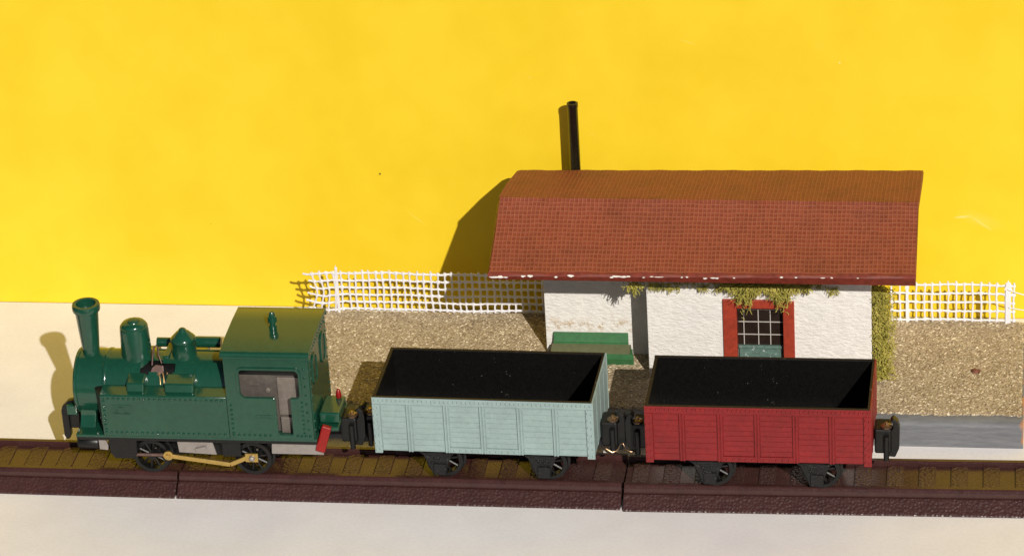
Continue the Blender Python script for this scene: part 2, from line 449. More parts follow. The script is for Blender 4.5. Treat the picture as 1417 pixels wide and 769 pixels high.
# ------------------------------------------------------------------ base board with gravel
BX0, BX1, BYF, BYB, BZ = -15.7, 7.86, 2.66, 9.32, .90
base = thing('diorama_base', ((BX0+BX1)/2, 6, 0), 'grey edged baseboard covered in sandy gravel, carrying the little station', 'baseboard')
mb = MB()
pts = [(BYF, .0), (BYF-.01, .45), (BYF+.005, .74), (BYF+.05, .80), (BYF+.14, .855), (BYF+.28, .885), (BYF+.42, BZ), (BYB, BZ), (BYB, 0)]
mb.prism(pts, BX0, BX1, 'x'); mb.build('board', M['kerb'], base, smooth=25, bevel=.02)
mb = MB(); st = .05
gx0, gx1, gy0, gy1 = BX0+.03, BX1-.06, BYF+.42, BYB-.03
nx = int((gx1-gx0)/st); ny = int((gy1-gy0)/st); vv = {}
for i in range(nx+1):
    for j in range(ny+1):
        x = gx0+(gx1-gx0)*i/nx; y = gy0+(gy1-gy0)*j/ny
        ed = min(i, nx-i, j, ny-j)
        if j == 0: y += R.uniform(-.05, .05)+.03*math.sin(x*2.1)
        z = .905 if ed == 0 else BZ+.04+R.uniform(0, .036)+.012*math.sin(x*.9+y)
        dd = math.hypot((x-6.3), (y-5.9))               # a small worn hollow
        if dd < .16: z -= .05
        vv[i, j] = mb.bm.verts.new((x+R.uniform(-.018, .018), y+(R.uniform(-.018, .018) if 0 < j < ny else 0), z))
for i in range(nx):
    for j in range(ny): mb.bm.faces.new([vv[i, j], vv[i+1, j], vv[i+1, j+1], vv[i, j+1]])
tag(mb.build('gravel', M['gravel'], base), kind='stuff')
mb = MB()                                   # coarser loose grains in the same sheet of gravel
for k in range(2600):
    x = R.uniform(gx0+.1, gx1-.1); y = gy0+.02+(gy1-gy0-.1)*R.random()
    r = R.uniform(.012, .030)*(1.7 if R.random() < .05 else 1)
    c = Vector((x, y, BZ+.062+r*.3))
    vs = [mb.bm.verts.new(c+r*Vector(v)*R.uniform(.7, 1.2)) for v in ((1, 0, 0), (0, 1, 0), (-1, 0, 0), (0, -1, 0), (0, 0, .9), (0, 0, -.9))]
    for f in ((0, 1, 4), (1, 2, 4), (2, 3, 4), (3, 0, 4), (1, 0, 5), (2, 1, 5), (3, 2, 5), (0, 3, 5)): mb.bm.faces.new([vs[i] for i in f])
tag(mb.build('loose_grains', M['gravel'], base), kind='stuff')

# ------------------------------------------------------------------ station
ZG = BZ+.03
stn = thing('station_building', (-2.2, 7.2, ZG), 'small white plastered station with a terracotta roof and red framed door', 'station building')
def roof_z(y, off=0):
    E, K, T = (3.6, 5.27), (6.2, 6.70), (9.85, 6.02)
    if y < K[0]: z = E[1]+(K[1]-E[1])*(y-E[0])/(K[0]-E[0])
    else: z = K[1]+(T[1]-K[1])*(y-K[0])/(T[0]-K[0])
    return z-off
def wall_prism(x0, x1, y0, y1, name='wall', mat=M['plaster']):
    ys = sorted({y0, y1, 6.2} if y0 < 6.2 < y1 else {y0, y1})
    pts = [(y0, ZG-.02)]+[(y, roof_z(y, .22)) for y in ys]+[(y1, ZG-.02)]
    mb = MB(); mb.prism(pts, x0, x1, 'x')
    return mb
# recessed left part, right block built round a door opening
wall_prism(-7.52, -4.02, 6.6, 9.45).build('wall', M['plaster'], stn, bevel=.03)
DX0, DX1, DZ = -1.20, .36, 3.72
wall_prism(-4.01, 3.08, 5.36, 9.45).build('wall', M['plaster'], stn, bevel=.03)
mb = MB()
top = roof_z(5.05, .24)
mb.plate([(-4.01, ZG-.02), (-1.30, ZG-.02), (-1.30, 3.80), (.46, 3.80), (.46, ZG-.02), (3.08, ZG-.02), (3.08, top), (-4.01, top)], [], 5.05, 5.358, 'y')
mb.build('facade', M['plaster'], stn, bevel=.025)
# door in the facade
door = MB().box(-1.28, .44, 5.30, 5.357, ZG, 3.79).build('door', M['door_green'], stn)
mb = MB()
mb.box(-1.60, -1.16, 4.98, 5.30, ZG, 3.84)
mb.build('door_post', M['red_frame'], door, bevel=.025)
mb = MB(); mb.box(.30, .66, 4.98, 5.30, ZG, 3.80); mb.build('door_post', M['red_frame'], door, bevel=.025)
mb = MB(); mb.box(-1.155, .295, 4.99, 5.29, 3.52, 3.83); mb.build('lintel', M['red_frame'], door, bevel=.025)
mb = MB(); mb.box(-1.155, .295, 5.275, 5.297, 2.10, 3.52); mb.build('window_pane', M['pane'], door)
mb = MB()
for x in (-.96, -.50, -.12): mb.box(x-.012, x+.012, 5.245, 5.272, 2.12, 3.44)
for z in (3.37, 2.93, 2.48): mb.box(-1.15, .29, 5.243, 5.27, z-.011, z+.011)
mb.build('glazing_bars', M['bar_white'], door)
mb = MB(); mb.box(-1.15, .29, 5.18, 5.297, 2.0, 2.095); mb.build('door_rail', M['door_green'], door, bevel=.02)
mb = MB(); mb.box(-1.12, .26, 5.23, 5.297, ZG+.02, 1.995); mb.box(-.98, .14, 5.205, 5.23, ZG+.2, 1.86)
mb.build('lower_panel', M['door_green'], door, bevel=.02)
# roof: shell with its own uv in centimetres
RX0, RX1 = -8.78, 4.52
prof = [(3.60, 5.19), (3.578, 5.27), (3.62, 5.325), (3.72, roof_z(3.72)+.03), (4.9, roof_z(4.9)+.03), (6.12, 6.685), (6.17, 6.735), (6.24, 6.735), (8.0, roof_z(8.0)+.03), (9.5, roof_z(9.5)), (9.78, 5.98), (9.86, 5.86)]
inner = [(9.80, 5.75), (6.2, 6.49), (3.66, 5.12)]
def roof_mesh():
    bm = bmesh.new(); uvl = bm.loops.layers.uv.new('UVMap')
    N = 60; d = 0; ds = [0]
    for a, b in zip(prof, prof[1:]): d += math.hypot(b[0]-a[0], b[1]-a[1]); ds.append(d)
    rows = []
    for i in range(N+1):
        t = i/N; row = []
        for k, (y, z) in enumerate(prof):
            xl = RX0+.11*max(0, min(1, (y-3.6)/2.6))+(-.04 if y > 6.2 else 0)+.17*max(0, (y-8.8)/1.0)**2
            xr = RX1-.02*max(0, min(1, (y-3.6)/2.6))+(.03 if y > 6.15 else 0)
            x = xl+(xr-xl)*t
            wob = .008*math.sin(i*1.7+k)+.006*math.sin(i*.63+2*k)+t*(.14 if y < 3.75 else .14*max(0, (6.2-y)/2.6) if y < 6.2 else .14*(y-6.2)/3.6)
            ex = R.uniform(-.018, .018) if i in (0, N) else 0
            row.append((bm.verts.new((x+ex, y, z+wob)), x, ds[k]))
        rows.append(row)
    for A, B in zip(rows, rows[1:]):
        for k in range(len(prof)-1):
            q = [A[k], B[k], B[k+1], A[k+1]]
            f = bm.faces.new([v[0] for v in q])
            for l, v in zip(f.loops, q): l[uvl].uv = (v[1]+20, v[2])
            f.material_index = 1 if k < 3 else 0
    for row, rev in ((rows[0], False), (rows[-1], True)):
        x = row[0][1]
        inn = [bm.verts.new((x, y, z)) for y, z in inner]
        if row is rows[0]: i0 = inn
        else: i1 = inn
        f = bm.faces.new(([v[0] for v in row]+inn)[::-1 if rev else 1]); f.material_index = 1
    for k in range(2):
        f = bm.faces.new([i0[k], i1[k], i1[k+1], i0[k+1]]); f.material_index = 2
    bm.faces.new([i0[2], i1[2]]+[r[0][0] for r in rows[::-1]]).material_index = 1
    bm.faces.new([i1[0], i0[0]]+[r[-1][0] for r in rows]).material_index = 1
    bmesh.ops.translate(bm, vec=-Vector(stn['_o']), verts=list(bm.verts))
    bmesh.ops.recalc_face_normals(bm, faces=list(bm.faces))
    me = bpy.data.meshes.new('roof'); bm.to_mesh(me); bm.free()
    for m in ('roof', 'roof_edge', 'soffit'): me.materials.append(M[m])
    me.polygons.foreach_set('use_smooth', [True]*len(me.polygons)); me.set_sharp_from_angle(angle=math.radians(28))
    o = bpy.data.objects.new('roof', me); C.objects.link(o); o.parent = stn; o['_o'] = stn['_o']
    return o
roof = roof_mesh()
# bare plaster chips along the eave
def blob(mb, x, z, w, h, y=3.578):
    n = 9; ring = []; ring2 = []
    for k in range(n):
        a = 2*PI*k/n; q = R.uniform(.6, 1.15)
        ring.append(mb.bm.verts.new((x+w*q*math.cos(a), y+.012, z+h*q*math.sin(a))))
        ring2.append(mb.bm.verts.new((x+.75*w*q*math.cos(a), y-.006, z+.75*h*q*math.sin(a))))
    for k in range(n): mb.bm.faces.new([ring[k], ring[(k+1) % n], ring2[(k+1) % n], ring2[k]])
    mb.bm.faces.new(ring2)
def ex(px): return RX0+(px-680)/(1269.6-680)*(RX1-RX0)
for px, w, h in ((688, .16, .035), (697, .13, .045), (706, .07, .03), (731, .09, .04), (738, .10, .045), (775, .06, .035), (795, .11, .05), (851, .07, .035), (858, .16, .035), (868, .16, .035), (876, .08, .03),
                 (897, .05, .02), (906, .06, .02), (918, .2, .012), (948, .05, .022), (956, .05, .022), (984, .07, .03), (993, .12, .028), (998, .06, .03), (1022, .04, .02), (1085, .06, .03), (1107, .05, .025), (1145, .09, .02), (1157, .05, .025), (1190, .04, .018)):
    mb = MB(); tx = (px-680)/589.6
    blob(mb, ex(px)+R.uniform(-.05, .05), 5.255+.14*tx+R.uniform(-.02, .035), w, h, 3.572)
    mb.build('bare_patch', M['chip_white'], roof)
# stove pipe behind the roof
mb = MB()
mb.lathe([(.17, 0), (.17, 7.95), (.185, 7.97), (.185, 8.1), (.12, 8.12), (.11, 7.9)], (-6.83, 10.42, 0), 'z', 20, cap1=True)
st_pipe = mb.build('stove_pipe', M['pole_black'], stn, smooth=40)
mb = MB(); mb.box(-6.90, -6.76, 9.44, 10.30, 4.2, 4.32); mb.build('pipe_bracket', M['pole_black'], st_pipe)

# bench against the recessed wall
bench = thing('bench', (-5.95, 6.2, ZG), 'green wooden bench with a worn grey seat against the recessed wall', 'bench')
def bench_prof(y0): return None
mb = MB(); mb.prism([(6.57, ZG), (6.57, 1.75), (6.50, 1.77), (6.40, 1.49), (6.33, 1.46), (6.33, ZG)], -7.26, -4.83, 'x'); mb.build('backrest', M['bench_green'], bench, bevel=.02)
mb = MB(); mb.prism([(6.328, 1.30), (6.328, 1.452), (6.05, 1.40), (5.86, 1.35), (5.86, 1.20)], -7.30, -4.72, 'x'); mb.build('seat', M['bench_seat'], bench, bevel=.02)
mb = MB(); mb.prism([(5.858, 1.352), (5.80, 1.33), (5.78, 1.2), (5.84, .98), (5.84, ZG), (5.90, ZG), (5.90, 1.19), (5.858, 1.19)], -7.30, -4.60, 'x'); mb.build('apron', M['bench_green'], bench, bevel=.012)
for x in (-7.24, -4.72):
    mb = MB(); mb.prism([(6.32, ZG), (6.32, 1.29), (5.91, 1.18), (5.91, ZG)], x-.04, x+.04, 'x'); mb.build('bench_end', M['bench_green'], bench)

# ------------------------------------------------------------------ plants of moss
def strands(mb, n, place, lmin, lmax, droop=.3, r=.022):
    for _ in range(n):
        p, d = place()
        p = Vector(p); d = Vector(d).normalized(); L = R.uniform(lmin, lmax)
        pts = [p]
        for k in range(3):
            d = (d+Vector((R.uniform(-.5, .5), R.uniform(-.5, .5), R.uniform(-.5, .5)-droop))).normalized()
            pts.append(pts[-1]+d*L/3)
        mb.tube(pts, r*R.uniform(.7, 1.3), 3, r1=r*.45)
        if R.random() < .6:
            q = pts[2]; e = (d+Vector((R.uniform(-1, 1), R.uniform(-1, .4), R.uniform(-.6, .6)))).normalized()
            mb.tube([q, q+e*L*.25, q+e*L*.4+Vector((0, 0, -.03))], r*.9, 3, r1=r*.4)
mb = MB()
def pl_ivy():
    u = R.random()
    if u < .74:                                 # thick clump over the door
        x = R.gauss(-.38, .68); x = max(-1.5, min(1.15, x))
        z = 4.50-abs(R.gauss(0, .34))*(1.0 if -1.3 < x < .7 else .5)*(.7+.5*math.sin(x*5.3))
        y = 5.02-R.random()**1.5*.34
    else:                                       # thin fringe under the eave
        x = R.uniform(-3.9, 2.05); z = R.uniform(4.20, 4.46); y = 5.02-R.random()*.12
        if x > 1.4: z -= .06
        if math.sin(x*3.1)+math.sin(x*7.7) < -.3: z += .2
    return (x, y, z), (R.uniform(-.8, .8), R.uniform(-1, -.1), R.uniform(-.8, .5))
strands(mb, 2600, pl_ivy, .07, .20, .22, .017)
tag(mb.build('ivy', M['leaf'], origin=(-.45, 5.0, 4.2)), 'yellow green moss creeper hanging over the red door under the eave', 'creeper')
mb = MB()
def pl_bush():
    t = R.random(); z = .98+t*3.2
    w = .62*(1-.35*abs(t-.55))+.05
    x = 3.10+min(.62, abs(R.gauss(0, .5))*w*.8)+.05*math.sin(z*7); y = 5.35+R.uniform(-.3, .5)
    return (x, y, z), (R.uniform(-.5, 1), R.uniform(-1, .6), R.uniform(-.6, .8))
strands(mb, 4200, pl_bush, .07, .20, .1, .017)
tag(mb.build('climbing_bush', M['leaf'], origin=(3.3, 5.3, ZG)), 'tall moss bush climbing the right corner of the station', 'bush')
mb = MB()
def pl_sprig():
    return (-4.32+R.gauss(0, .13), 4.72+R.uniform(-.1, .12), 4.55-abs(R.gauss(0, .12))), (R.uniform(-1, 1), R.uniform(-1, .3), R.uniform(-1, .5))
strands(mb, 60, pl_sprig, .14, .32, .2, .024)
mb.tube([(-4.3, 4.72, 4.6), (-4.3, 4.72, 5.0), (-4.28, 4.72, 5.75)], .02, 5)
tag(mb.build('moss_sprig', M['leaf'], origin=(-4.3, 4.72, 4.6)), 'tiny moss sprig dangling from the eave above the bench recess', 'sprig')

# ------------------------------------------------------------------ net fences
def fence(x0, x1, zb, zt, y, rows, pitch, label, origin, posts, ragged, seed):
    r = random.Random(seed)
    o = thing('net_fence', origin, label, 'fence', 'white net fences')
    mb = MB()
    n = int((x1-x0)/pitch)
    def wob(x, z):
        q = .6*max(0, 1-(x-x0)/1.2) if ragged else 0
        return Vector((.012*math.sin(z*5+x*2)+q*.12*math.sin(z*4.3), .03*math.sin(x*1.3)+.10*q*math.sin(x*3), .012*math.sin(x*2.3+z*3)+q*.09*math.sin(x*4+z*2)))
    for k in range(rows):
        z = zb+(zt-.12-zb)*k/(rows-1)
        a = x0-(r.uniform(.1, .35) if ragged else .02)
        pts = []; x = a
        while x < x1:
            pts.append(Vector((x, y, z))+wob(x, z)+Vector((0, r.uniform(-.008, .008), r.uniform(-.016, .016)))); x += pitch/2
        pts.append(Vector((x1, y, z))+wob(x1, z)); mb.tube(pts, .037, 6)
    for k in range(n+1):
        x = x0+k*pitch+r.uniform(-.018, .018)
        pts = [Vector((x, y-.012, z))+wob(x, z)+Vector((r.uniform(-.012, .012), 0, 0)) for z in [zb-.05+(zt+r.uniform(-.02, .05)-zb)*t/8 for t in range(9)]]
        mb.tube(pts, r.uniform(.029, .037), 6)
        for q in range(rows):                   # blobs of paint in the joints
            if True:
                z = zb+(zt-.12-zb)*q/(rows-1); c = Vector((x, y, z))+wob(x, z)
                mb.lathe([(.02, -.04), (.05, -.03), (r.uniform(.055, .085), -.01), (.06, .03), (.02, .035)], c, 'y', 8)
    mb.build('net', M['white_paint'], o, smooth=60)
    for px, w, dz in posts:
        mb = MB(); mb.box(px-w, px+w, y-.07, y-.038, BZ+.02, zt+dz)
        mb.prism([(px-w*1.6, zt-.25), (px, zt+dz+.12), (px+w*1.6, zt-.25)], y-.085, y-.072, 'y')
        mb.build('fence_post', M['white_paint'], o, bevel=.012)
    return o
fence(-15.62, -7.6, 1.06, 2.52, 9.2, 6, .232, 'ragged white net fence left of the station, running into its shade', (-11.6, 9.2, BZ), [(-14.85, .045, .12)], True, 3)
fence(3.52, 7.46, 1.02, 2.42, 9.2, 5, .262, 'short white net fence right of the mossy bush', (5.5, 9.2, BZ), [(4.02, .045, 0), (7.28, .085, .02)], False, 5)

ft = [o for o in bpy.data.objects if o.name.startswith('net_fence') and o.location.x > 0][0]
mb = MB(); mb.tube([(7.26, 9.10, 2.22), (7.5, 9.08, 2.12), (7.8, 9.05, 2.05), (8.3, 9.0, 1.93)], .02, 6); mb.tube([(7.30, 9.10, 1.55), (7.7, 9.06, 1.50), (8.3, 9.0, 1.46)], .018, 6)
mb.build('loose_strand', M['white_paint'], ft, smooth=60)
mb = MB()
for dx, dy, rr_ in ((0, 0, .13), (.12, .03, .07), (-.09, .05, .06)):
    n0 = 9; tp = mb.bm.verts.new((6.3+dx, 5.9+dy, BZ+.06+rr_*.55))
    r1_ = [mb.bm.verts.new((6.3+dx+rr_*R.uniform(.8, 1.2)*math.cos(2*PI*k/n0), 5.9+dy+rr_*R.uniform(.7, 1)*math.sin(2*PI*k/n0), BZ+.01)) for k in range(n0)]
    r2_ = [mb.bm.verts.new((6.3+dx+.7*rr_*math.cos(2*PI*k/n0), 5.9+dy+.65*rr_*math.sin(2*PI*k/n0), BZ+.05+rr_*.4*R.uniform(.7, 1.1))) for k in range(n0)]
    for k in range(n0): mb.bm.faces.new([r1_[k], r1_[(k+1) % n0], r2_[(k+1) % n0], r2_[k]]); mb.bm.faces.new([r2_[k], r2_[(k+1) % n0], tp])
tag(mb.build('crumb', painted('brown_crumb', (.16, .055, .03), .7, .4, bump_s=.5), origin=(6.3, 5.9, BZ)), 'small reddish brown crumb lying alone on the gravel right of the station', 'crumb')

# ------------------------------------------------------------------ couplers, wheels
def coupler(o, x, s, z0=1.32, y0=0.0, gold=False):
    """s = +1 points to +x; local coordinates"""
    c = MB().box(min(x, x+s*.50), max(x, x+s*.50), y0-.42, y0+.30, z0+.18, z0+1.02).build('coupler', M['black'], o, bevel=.06)
    mb = MB()
    hk = [(x+s*.40, z0+.02), (x+s*.62, z0), (x+s*.74, z0+.30), (x+s*.76, z0+1.0), (x+s*.70, z0+1.22), (x+s*.56, z0+1.34), (x+s*.46, z0+1.22), (x+s*.55, z0+1.15), (x+s*.55, z0+1.0), (x+s*.48, z0+.9), (x+s*.48, z0+.2), (x+s*.40, z0+.14)]
    mb.prism(hk, y0-.30, y0-.02, 'y')
    mb.build('hook', M['black'], c, bevel=.03)
    mb = MB(); mb.lathe([(.05, 0), (.05, .98), (.17, 1.0), (.18, 1.04), (.12, 1.08), (.06, 1.09), (.05, 1.16)], (x+s*.36, y0-.24, z0+.02), 'z', 16)
    mb.build('coupler_pin', M['copper'], c, smooth=40)
    mb = MB(); mb.lathe([(.085, 0), (.085, .82)], (x+s*.36, y0-.47, z0+.0), 'z', 12)
    mb.build('pivot_post', M['black'], c, smooth=40)
    if gold:
        mb = MB(); mb.tube([(x+s*.15, y0-.55, z0+.18), (x+s*.35, y0-.58, z0+.07), (x+s*.5, y0-.5, z0+.1), (x+s*.60, y0-.45, z0+.30), (x+s*.68, y0-.45, z0+.32), (x+s*.75, y0-.45, z0+.1), (x+s*.9, y0-.4, z0+.02), (x+s*1.2, y0-.4, z0+.02)], .02, 6)
        mb.build('spring_wire', M['copper'], c, smooth=60)
    return c

def wheel(o, x, y, z, r, s, spokes=0, name='wheel', mat='black'):
    """s=-1: the face looks towards -y"""
    w = MB(); n = 32
    if spokes:
        w.lathe([(r*.80, s*.02), (r*.80, s*.12), (r, s*.12), (r, -s*.10), (r*1.12, -s*.12), (r*1.12, -s*.18), (r*.80, -s*.18), (r*.80, s*.02)], (x, y, z), 'y', n, False, False)
        w.lathe([(r*.24, s*.14), (r*.24, -s*.16)], (x, y, z), 'y', 16)
        for k in range(spokes):
            a = 2*PI*k/spokes+.15
            w.tube([(x+r*.2*math.cos(a), y, z+r*.2*math.sin(a)), (x+r*.84*math.cos(a), y, z+r*.84*math.sin(a))], .042, 6)
    else:
        w.lathe([(.0001, s*.08), (r*.2, s*.08), (r*.22, s*.02), (r*.75, s*.01), (r*.8, s*.08), (r, s*.08), (r, -s*.08), (r*1.13, -s*.10), (r*1.13, -s*.15), (.0001, -s*.15)], (x, y, z), 'y', n, False, False)
    return w.build(name, M[mat], o, smooth=35)

# ------------------------------------------------------------------ open wagons
def open_wagon(loc, yaw, paint, label, mirror_gold):
    o = thing('open_wagon', loc, label, 'toy wagon', 'open goods wagons', yaw); o['_o'] = [0, 0, 0]
    L, W, z0, z1 = 6.8, 3.24, 1.77, 3.65
    hx, hy = L/2, W/2
    fr = [-.5, -.336, -.167, -.004, .165, .325, .5]
    for s in (-1, 1):
        mb = MB(); y = s*hy
        def bx(x0, x1, d0, d1, za, zb):          # d = distance out of the base skin
            ya, yb = y+s*(d0-.08), y+s*(d1-.08)
            mb.box(x0, x1, min(ya, yb), max(ya, yb), za, zb)
        bx(-hx+.02, hx-.02, -.02, .0, z0+.005, z1-.005)
        zt, zb = z1-.235, z0+.03
        for k in range(6):
            xa, xb = L*fr[k]+(.24 if k == 0 else .085), L*fr[k+1]-(.22 if k == 5 else .085)
            lo = z0+(.20 if k in (2, 3) else .05); h = (zt-.05-lo)/8
            for q in range(8):                   # planks
                bx(xa+.012, xb-.012, .0005, .030+R.uniform(-.004, .004), lo+q*h+.011, lo+(q+1)*h-.011)
            bx(xa-.02, xb+.02, .0005, .012, lo-.01, zt-.03)
        bx(-hx, hx, .0004, .058, zt, z1)          # top strap
        for k in range(1, 6):
            xc = L*fr[k]; bx(xc-.072, xc-.018, .0003, .062, z0+.01, zt-.002); bx(xc+.018, xc+.072, .0003, .062, z0+.01, zt-.002)
            bx(xc-.018, xc+.018, .0003, .035, z0+.01, zt-.002)
        bx(L*fr[2]+.075, L*fr[3]-.075, .0003, .055, z0+.012, z0+.19); bx(L*fr[3]+.075, L*fr[4]-.075, .0003, .055, z0+.012, z0+.19)
        x = -hx+.1
        while x < hx: mb.rivet(x, y+s*(-.022), z1-.10+R.uniform(-.01, .01), .042, (0, s, 0), .9); x += .135
        for k in range(2, 4):
            for q in range(5): mb.rivet(L*fr[k]+.2+q*.19, y-s*.025, z0+.10, .042, (0, s, 0), .9)
        mb.build('side', M[paint], o, bevel=.008, bseg=1)
        for e in (-1, 1):                        # corner plates
            mb = MB(); xa, xb = e*hx, e*(hx-.235)
            mb.box(min(xa, xb), max(xa, xb), min(y, y-s*.07), max(y, y-s*.07), z0-.05, z1-.24)
            for q in range(7):
                for dx in (.06, .175): mb.rivet(e*(hx-dx), y, z0+.06+q*.24+(.04 if dx > .1 else 0), .042, (0, s, 0), .9)
            mb.build('corner_plate', M[paint], o, bevel=.01, bseg=1)
    for e in (-1, 1):
        mb = MB(); xa, xb = e*(hx-.015), e*(hx-.09)
        mb.box(min(xa, xb), max(xa, xb), -hy+.082, hy-.082, z0, z1-.006)
        for q in range(3):
            yc = -.8+q*.8; mb.box(min(e*hx, e*(hx-.016)), max(e*hx, e*(hx-.016)), yc-.06, yc+.06, z0+.02, z1-.03)
        mb.build('end', M[paint], o, bevel=.008, bseg=1)
    mb = MB(); t = .14                             # black inner tub
    ix, iy = hx-.092, hy-.102
    mb.plate([(-ix, -iy), (ix, -iy), (ix, iy), (-ix, iy)], [[(-ix+.025, -iy+.025), (ix-.025, -iy+.025), (ix-.025, iy-.025), (-ix+.025, iy-.025)]], z0+.05, z1-.012, 'z')
    mb.box(-ix+.024, ix-.024, -iy+.024, iy-.024, z0+.05, z0+.16)
    mb.build('tub', M['liner'], o, bevel=.01, bseg=1)
    mb = MB(); rx, ry = hx-.02, hy-.032
    mb.plate([(-rx, -ry), (rx-.03, -ry), (rx-.03, ry), (-rx, ry)], [[(-ix+.022, -iy+.022), (ix-.022, -iy+.022), (ix-.022, iy-.022), (-ix+.022, iy-.022)]], z1-.004, z1+.014, 'z')
    mb.build('rim', M['rim'], o)
    # running gear
    mb = MB(); mb.box(-hx+.25, hx-.25, -.55, .55, 1.45, z0-.005); mb.box(-hx+.1, hx-.1, -1.15, -.95, 1.62, z0-.003); mb.box(-hx+.1, hx-.1, .95, 1.15, 1.62, z0-.003)
    ch = mb.build('chassis', M['black'], o, bevel=.02)
    for xa in (-1.52, 1.72):
        for s in (-1, 1):
            mb = MB()
            pts = [(xa-1.10, 1.755), (xa-.78, 1.62), (xa-.50, 1.40), (xa-.34, 1.05), (xa-.26, .80), (xa-.22, .70), (xa+.18, .70), (xa+.20, .80), (xa+.24, 1.05), (xa+.38, 1.40), (xa+.72, 1.62), (xa+1.10, 1.755)]
            ya, yb = s*1.02, s*1.12
            mb.prism(pts, min(ya, yb), max(ya, yb), 'y')
            mb.box(xa-.19, xa+.19, min(s*1.12, s*1.19), max(s*1.12, s*1.19), .74, 1.12)
            for q in range(4): mb.prism([(xa-.62+.11*q, 1.60-.06*q), (xa+.62-.11*q, 1.60-.06*q), (xa+.62-.11*q, 1.545-.06*q), (xa-.62+.11*q, 1.545-.06*q)], min(s*1.12, s*1.17), max(s*1.12, s*1.17), 'y')
            for q in range(26): mb.rivet(xa+R.uniform(-.24, .18), s*1.121, R.uniform(.95, 1.6), R.uniform(.03, .06), (0, s, 0), .8)
            mb.build('axle_guard', M['wheel_black'], o, bevel=.014, bseg=1)
            wheel(o, xa+.13, s*.88, 1.17, .57, s, 9)
        mb = MB(); mb.lathe([(.07, -.8), (.07, .8)], (xa+.13, 0, 1.17), 'y', 10); mb.build('axle', M['steel'], o)
    coupler(o, hx+.02, 1, gold=mirror_gold)
    coupler(o, -hx-.02, -1)
    return o
open_wagon((0, 0, 0), 0, 'red', 'wine red open wagon with chipped plank sides and black inside', False)
open_wagon((-8.324, .148, 0), math.radians(-1.02), 'blue', 'pale blue open wagon behind the locomotive, with plank sides and black inside', True)

# ------------------------------------------------------------------ locomotive (world coordinates, parented at its base)
LX = -17.4
loco = thing('steam_locomotive', (LX, 0, .6), 'dark green toy tank locomotive with tall chimney and two domes', 'toy locomotive')
G = M['green']
# footplate and frames
MB().box(-21.15, -13.55, -1.40, 1.40, 2.04, 2.135).build('footplate', G, loco, bevel=.02)
MB().box(-21.12, -13.57, -1.37, 1.37, 1.93, 2.037).build('running_board', M['black'], loco, bevel=.015)
mb = MB()
for sy in (-1, 1):
    a, b = sorted((sy*1.20, sy*1.14))
    mb.prism([(-18.02, 1.925), (-16.92, 1.925), (-16.80, 1.40), (-17.98, 1.46)], a, b, 'y'); mb.prism([(-15.02, 1.925), (-13.64, 1.925), (-13.60, 1.60), (-13.42, 1.58), (-13.42, 1.48), (-15.05, 1.48)], a, b, 'y'); mb.prism([(-20.52, 1.925), (-20.30, 1.925), (-20.22, 1.62), (-20.24, 1.48), (-20.5, 1.5)], a, b, 'y')
mb.box(-20.60, -13.62, -.60, -.52, 1.48, 1.925); mb.box(-20.60, -13.62, .52, .60, 1.48, 1.925)
mb.box(-20.6, -13.5, -.515, .515, 1.50, 1.60); mb.build('frame_plate', M['steel'], loco, bevel=.01)
mb = MB(); mb.box(-16.62, -16.05, -1.1, -.605, 1.30, 1.925); mb.box(-19.6, -18.15, -.66, -.605, 1.30, 1.925); mb.box(-19.4, -15.0, -.5, .5, 1.0, 1.49)
mb.build('gear_cover', M['black'], loco)
mb = MB(); mb.box(-17.44, -17.10, -1.30, -1.202, 1.58, 1.68, Matrix.Translation((-17.3, 0, 1.67)) @ Matrix.Rotation(-.25, 4, 'Y') @ Matrix.Translation((17.3, 0, -1.67))); mb.build('metal_tab', M['steel'], loco)
